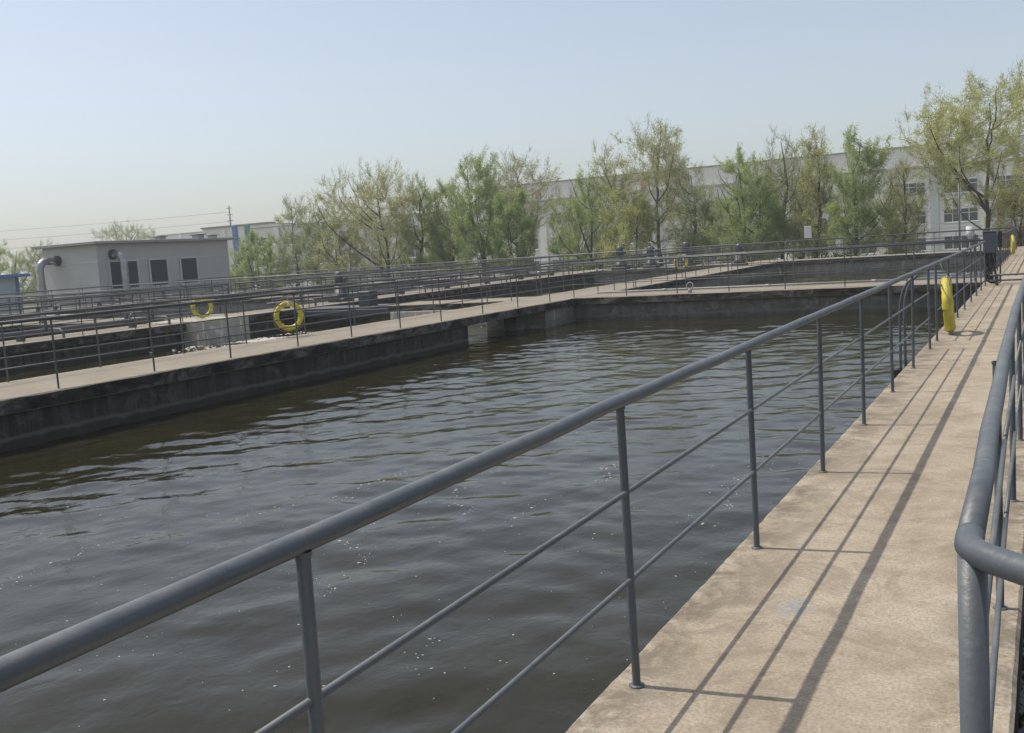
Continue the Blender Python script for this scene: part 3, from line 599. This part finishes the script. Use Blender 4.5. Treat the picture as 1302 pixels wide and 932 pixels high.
# ------------------------------------------------------------------ trees
def grow(seed, H, left, right, leaves, form, bare=.0, lean=0., leafsize=.10, low=.2):
    """trunk with limbs that fork into an egg shaped or fan shaped crown; every limb heads for a point of the crown's volume"""
    rg = random.Random(seed); nr = np.random.default_rng(seed)
    trunk, twigs = MB(), MB(); tips = []; tw = []
    z0 = H*{'vase': .29, 'column': .26, 'bush': .22}[form]; dep = (left+right)/2
    def crown_point(shell):
        while True:
            u = rg.uniform(-1, 1); v = rg.uniform(-1, 1); h = rg.uniform(.0, 1)
            if form == 'vase': w = .25+.85*math.sin(min(1, h*1.12)*math.pi*.5) if h < .62 else math.sqrt(max(0, 1-((h-.62)/.40)**2))*1.08
            elif form == 'column': w = math.sin(math.pi*min(1, .17+h*.72))**.6*(1.08-.18*h)
            else: w = math.sin(math.pi*min(1, .20+h*.72))**.55
            rr = math.hypot(u, v)
            if rr < w and rr > w*shell*rg.random(): break
        return Vector((u*(left if u < 0 else right)+lean*h*h, v*dep, z0+(H-z0)*h))
    def limb(p, q, r0, r1, bow, n, sides, mb):
        d = q-p; L = d.length; pts = []
        side = Vector((rg.gauss(0,1), rg.gauss(0,1), 0)).normalized()*L*.03
        out = Vector((d.x, d.y, 0))*bow
        for i in range(n+1):
            t = i/n; c = math.sin(math.pi*t)
            pts.append(p.lerp(q, t)+out*c*.5-Vector((0,0,L*.10*bow))*c+side*math.sin(2*math.pi*t)+Vector((rg.gauss(0,.008*L),rg.gauss(0,.008*L),0))*(0 < i < n))
        mb.tube(pts, [r0+(r1-r0)*i/n for i in range(n+1)], sides, caps=False)
        return pts
    # trunk / stems
    base = []
    if form == 'vase':
        top = Vector((lean*.3, 0, H*.27)); st = limb(Vector((0,0,0)), top, .21, .16, 0, 5, 8, trunk); nl = 9
        base = [st]
        main = limb(top, Vector((lean+rg.uniform(-.2,.2), 0, H*.86)), .13, .03, .0, 7, 6, trunk); base.append(main)
    elif form == 'column':
        main = limb(Vector((0,0,0)), Vector((lean, 0, H*.93)), .17, .02, .0, 10, 7, trunk); base = [main]; nl = 15
    else:
        limb(Vector((0,0,0)), Vector((0,0,H*.2)), .22, .17, 0, 3, 8, trunk); nl = 13; base = []
        for k in range(3):
            a = k*2.1+rg.random(); base.append(limb(Vector((0,0,H*.18)), Vector((math.cos(a)*left*.35, math.sin(a)*dep*.35, H*rg.uniform(.7,.9))), .11, .025, .25, 7, 6, trunk))
    def nearest(q, frac):
        # start lower down on a stem than the target, at a natural angle
        st = rg.choice(base[-3:]) if form == 'bush' else base[-1]
        zt = max(st[0].z, q.z-(math.hypot(q.x-st[-1].x, q.y-st[-1].y)*rg.uniform(.8,1.5)+.2)*frac)
        for a, b in zip(st, st[1:]):
            if a.z <= zt <= b.z: return a.lerp(b, (zt-a.z)/max(1e-4, b.z-a.z))
        return st[-1] if zt > st[-1].z else st[0]
    limbs = []
    for k in range(nl):
        for _ in range(40):
            q = crown_point(.75); p = nearest(q, 1.0)
            if q.z-p.z > .6*math.hypot(q.x-p.x, q.y-p.y): break
        r0 = .022+.009*(q-p).length; limbs.append(limb(p, q, r0, .014, .35, 6, 5, trunk))
    limbs += [m[len(m)//2:] for m in base[-3:]]
    subs = []
    for k in range({'vase': 190, 'column': 130, 'bush': 150}[form]):
        q = crown_point(.55); best = None
        for _ in range(14):
            l = rg.choice(limbs); p = l[rg.randrange(1, len(l))]
            d = (q-p); c = d.length+(1.5*abs(min(0, d.z)))+(.6 if d.z < d.length*.3 else 0)
            if best is None or c < best[0]: best = (c, p)
        p = best[1]
        if (q-p).length > H*.4: q = p.lerp(q, H*.4/(q-p).length)
        s_ = limb(p, q, .013, .006, .3, 4, 4, twigs); subs.append(s_); limbs.append(s_) if rg.random() < .4 else None
    for l in subs:
        bw = rg.choice((.25,.7,1,1.4,2.0))
        for k in range(11):
            i = rg.randrange(1, len(l)); p = l[i]; d = (l[i]-l[i-1]).normalized()
            d = (d*.8+Vector((rg.gauss(0,.5), rg.gauss(0,.5), rg.gauss(0,.4)+.6))).normalized(); L = rg.uniform(.3,.85)*(H/10)
            m = p+d*L*.55; q = m+(d+Vector((.25,0,-.18))).normalized()*L*.45
            twigs.tube([p, m, q], [.008,.007,.004], 3, caps=False); tips.append([p, m, q]); tw.append(bw)
    A_, B_, W_ = [], [], []
    for t, bw in zip(tips, tw):
        h = t[1].z/H; k = bw*(1.0 if bare == 0 else max(.12, 1-bare*max(0,(h-.40))/.5))*rg.choice((.08,.4,.9,1.3,2.4))
        for a, b_ in zip(t, t[1:]): A_.append(tuple(a)); B_.append(tuple(b_)); W_.append(k*(b_-a).length)
    W_ = np.array(W_); ix = nr.choice(len(W_), leaves, p=W_/W_.sum()); u = nr.random((leaves,1))
    C = np.array(A_)[ix]*(1-u)+np.array(B_)[ix]*u+nr.normal(size=(leaves,3))*np.array([.085,.085,.10])-np.array([0,0,.05])
    n = len(C)
    d = nr.normal(size=(n,3)); d[:,2] -= .3; d[:,0] += .5; d /= np.linalg.norm(d,axis=1)[:,None]
    s = nr.normal(size=(n,3)); s -= d*(s*d).sum(1)[:,None]; s /= np.linalg.norm(s,axis=1)[:,None]
    Lf = leafsize*nr.uniform(.5,1.3,n)[:,None]; Wf = Lf*.24
    V = np.stack([C, C+d*Lf*.5+s*Wf, C+d*Lf, C+d*Lf*.5-s*Wf], 1).reshape(-1,3)
    return trunk, twigs, V
def tree(name, label, cat, x, y, H, l, r, leaf, form, leaves, seed, bare=0, lean=0, leafsize=.10, bark=None, low=.2, group='trees growing in a row behind the tanks'):
    trunk, twigs, V = grow(seed, H, l, r, leaves, form, bare, lean, leafsize, low)
    t = empty(name, (x, y, GZ)); tag(t, label, cat, group)
    trunk.build('trunk', bark or BARK, t)
    b0 = len(twigs.v); vs_ = twigs.v+V.tolist(); fs_ = twigs.f+(np.arange(len(V)).reshape(-1,4)+b0).tolist()
    me = bpy.data.meshes.new('crown'); me.from_pydata(vs_, [], fs_); me.materials.append(TWIG); me.materials.append(LEAF[leaf])
    me.polygons.foreach_set('material_index', [0]*len(twigs.f)+[1]*(len(V)//4)); me.update()
    inst('crown', me, t)
    return t
TREES = [
 # name, label, x, y, H, left, right, leaf, form, leaves, bare, lean
 ('tree','bushy green tree behind the shed at the left edge',-96.8,74,8.4,4.2,4.2,'green','bush',9000,0,0),
 ('tree','slim green tree between the shed and the air duct',-93.8,76,8.3,2.8,2.8,'grey','bush',7000,.3,0),
 ('tree','distant pale tree rising behind the blower house roof',-112.8,105,11.6,4.2,5.0,'grey','vase',6000,.2,0),
 ('tree','low bright green tree right of the blower house',-58.5,69,7.0,3.2,3.2,'green','bush',13000,0,0),
 ('tree','sparse grey green tree, left of the slim pair',-55.1,70,9.7,2.0,2.0,'grey','column',5200,.5,0),
 ('tree','sparse grey green tree, right of the slim pair',-52.0,69,9.7,1.7,2.0,'grey','column',5600,.5,0),
 ('tree','low olive tree left of the wide fan shaped tree',-48.0,67,7.3,2.3,2.0,'olive','bush',6500,0,0),
 ('tree','wide fan shaped olive tree with spreading limbs',-44.4,68,11.5,5.6,3.0,'olive','vase',9500,.4,-.5),
 ('tree','upright green tree right of the wide fan shaped tree',-42.0,69,10.3,2.3,1.9,'green','column',6500,.4,0),
 ('tree','slim green tree left of the tall round crowned tree',-39.7,70,9.7,1.8,1.6,'green','column',5500,.4,0),
 ('tree','tall round crowned bright green tree in the middle of the row',-35.5,67,11.3,2.3,2.5,'green','bush',13000,.35,0),
 ('tree','dense low dark green tree with stems from the ground',-32.5,66,8.3,1.5,2.0,'green','bush',11000,0,0),
 ('tree','thin pale olive tree behind the dense low tree',-35.2,73,11.7,2.9,3.4,'olive','vase',4500,.4,0),
 ('tree','broad green tree left of the olive yellow tree',-27.4,69,9.3,3.4,2.2,'green','bush',11000,.2,0),
 ('tree','olive yellow tree leaning into the tallest olive tree',-23.8,66.5,8.2,2.2,1.6,'yellow','bush',8000,0,0),
 ('tree','tallest thin olive tree with bare upper twigs',-22.6,69,12.2,4.6,2.2,'olive','vase',8500,.4,0),
 ('tree','slender green tree right of the tallest olive tree',-19.5,67,8.9,1.3,1.5,'grey','column',4500,.3,0),
 ('tree','big dense green tree with stout dark trunk',-15.5,66.5,9.6,3.1,1.9,'green','bush',14000,.25,0),
 ('tree','tall sparse tree right of the big dense green one',-14.0,69,10.8,1.6,1.8,'grey','column',4200,.6,0),
 ('tree','slim yellow green tree with straight dark trunk',-11.6,68,10.5,1.2,1.3,'yellow','column',5200,.3,0),
 ('tree','windswept green tree bent towards the right',-9.4,66,9.9,1.4,2.7,'green','column',9500,.15,.8),
 ('tree','thin small tree before the factory windows',-6.5,68,7.9,1.2,1.4,'olive','column',2600,.3,0),
 ('tree','largest tree at the right with wide yellow green crown',-1.8,66,12.4,4.7,4.2,'yellow','vase',15500,.15,.2),
 ('tree','pale green tree filling the gap behind the low olive tree',-52.5,79,9.4,2.6,2.6,'grey','bush',6000,.2,0),
 ('tree','pale tree behind the upright green tree',-46.5,80,10.2,2.6,2.6,'olive','bush',6500,.2,0),
 ('tree','pale green tree in the second row left of the olive yellow tree',-33.0,79,9.6,3.0,3.0,'grey','bush',7500,.2,0),
 ('tree','second row tree between the tallest tree and the slender one',-23.0,79,9.0,2.6,2.6,'olive','bush',6500,.2,0),
 ('tree','second row tree right of the slender green tree',-19.6,80,9.4,2.4,2.4,'grey','bush',6500,.2,0),
 ('tree','second row yellow green tree behind the tall sparse tree',-15.0,79,9.8,2.2,2.2,'yellow','bush',6000,.25,0),
 ('tree','second row tree right of the windswept green tree',-8.6,80,8.2,2.0,2.0,'olive','column',4500,.2,0),
 ('tree','bronze leaved low tree at the right edge',-.1,70,6.6,1.4,1.6,'rust','bush',4500,0,0)]
for i, (nm, lb, x, y, H, l, r, lf, fo, nl, ba, le) in enumerate(TREES):
    tree(nm, lb, 'tree', x, y, H, l, r, lf, fo, int(nl*(2.2 if 'second row' in lb or 'filling' in lb else 4.2)), 100+i*7, ba, le, bark=BARKP if 'grey' in lb else BARK)
# low clipped hedge plants between the tank and the trees
random.seed(31); nr = np.random.default_rng(31)
for i, (x, y, L, h) in enumerate(((-9.8,63,2.6,2.75),(-5.9,63.2,2.2,2.7),(-17.5,63,3.0,2.6),(-27.5,63.5,3.0,2.55))):
    n = 5200; P = nr.uniform(-1,1,(n,3)); P = P*np.array([L/2,.6,h/2])*(.82+.22*nr.random((n,1)))+np.array([0,0,h/2])
    d = nr.normal(size=(n,3)); d /= np.linalg.norm(d,axis=1)[:,None]; s = nr.normal(size=(n,3)); s -= d*(s*d).sum(1)[:,None]; s /= np.linalg.norm(s,axis=1)[:,None]
    V = np.stack([P, P+d*.06+s*.035, P+d*.12, P+d*.06-s*.035], 1).reshape(-1,3)
    t = empty('shrub', (x, y, GZ)); tag(t, ['dark shrub below the windswept green tree','dark shrub below the factory windows','dark shrub left of the big dense green tree','dark shrub below the broad green tree'][i], 'shrub', 'dark shrubs behind the far end railing')
    me = bpy.data.meshes.new('foliage'); me.from_pydata(V.tolist(), [], np.arange(len(V)).reshape(-1,4).tolist()); me.materials.append(HEDGE); inst('foliage', me, t)
    sm = MB()
    for k in range(5): sm.tube([(random.uniform(-L*.3,L*.3),0,0),(random.uniform(-L*.4,L*.4),random.uniform(-.3,.3),h*.8)], [.04,.015], 5)
    sm.build('stems', BARK, t)

# ------------------------------------------------------------------ floating froth
def flecks(name, label, spots, mat):
    m = MB()
    for (x, y, z, rad) in spots:
        n = random.choice((5,6,7)); st = random.uniform(1, 2.2); a0 = random.random()*3
        ring = []
        for k in range(n):
            a = 2*math.pi*k/n; q = rad*random.uniform(.7,1.25); u, v = q*math.cos(a)*st, q*math.sin(a)
            ring.append((x+u*math.cos(a0)-v*math.sin(a0), y+u*math.sin(a0)+v*math.cos(a0), z))
        m.add(ring+[(x,y,z+min(rad*.45,.02))], [(k,(k+1)%n,n) for k in range(n)], True)
    return tag(m.build(name, mat), label, 'froth', kind='stuff')
random.seed(77)
def wz(x, y, seed=1): return WZ+float(waves(np.array([x]), np.array([y]), seed, slope=.023)[0])
sp = []
for _ in range(16):                                   # drifting trails of tiny bubbles
    x, y = random.uniform(-6,-.6), random.uniform(2.0,10); a = R(118+random.gauss(0,25))
    for k in range(random.randint(5,22)):
        a += random.gauss(0,.18); x += .07*math.cos(a)*random.random()*2; y += .07*math.sin(a)*random.random()*2
        if -11 < x < -.15:
            for _ in range(random.choice((1,1,2,3))):
                u, v = x+random.gauss(0,.035), y+random.gauss(0,.035); sp.append((u, v, wz(u,v)+.0008, random.choice((.002,.003,.003,.004,.005,.007,.009))))
for _ in range(650):
    x, y = random.uniform(-9,-.2), random.uniform(2,15); sp.append((x, y, wz(x,y)+.0008, random.choice((.002,.003,.003,.004,.006))))
for _ in range(260):                                  # scum gathered along the wall of the near walkway
    y = random.uniform(2.5,28); x = -.06-abs(random.gauss(0,.06)); sp.append((x, y, wz(x,y)+.0008, random.choice((.003,.005,.008))))
flecks('foam_flecks', 'small white foam flecks drifting on the near water', sp, FOAM)
sp = [(random.gauss(-19.6,2.0), random.gauss(25.6,1.2), WZ+.012, random.uniform(.010,.042)) for _ in range(5200)]
sp = [q for q in sp if -22.6 < q[0] < -14.2 and (q[1] < 29.1 if q[0] > -21.7 else q[1] < 24.0)]
flecks('overflow_froth', 'pale churned froth where water spills through the overflow', sp, SCUM)

# ------------------------------------------------------------------ haze
hz = MB().box((-1600,-1600,GZ-1.2),(1600,1600,19.5)); hm = bpy.data.materials.new('thin_haze'); hm.use_nodes = True; ht = hm.node_tree
ht.nodes.remove(ht.nodes['Principled BSDF']); pvn = ht.nodes.new('ShaderNodeVolumePrincipled'); pvn.inputs['Color'].default_value = (.93,.965,1,1); pvn.inputs['Density'].default_value = .0008; pvn.inputs['Anisotropy'].default_value = .1
ht.links.new(pvn.outputs[0], ht.nodes['Material Output'].inputs['Volume'])
tag(hz.build('haze', hm), 'thin pale haze over the whole site', 'haze', kind='stuff')
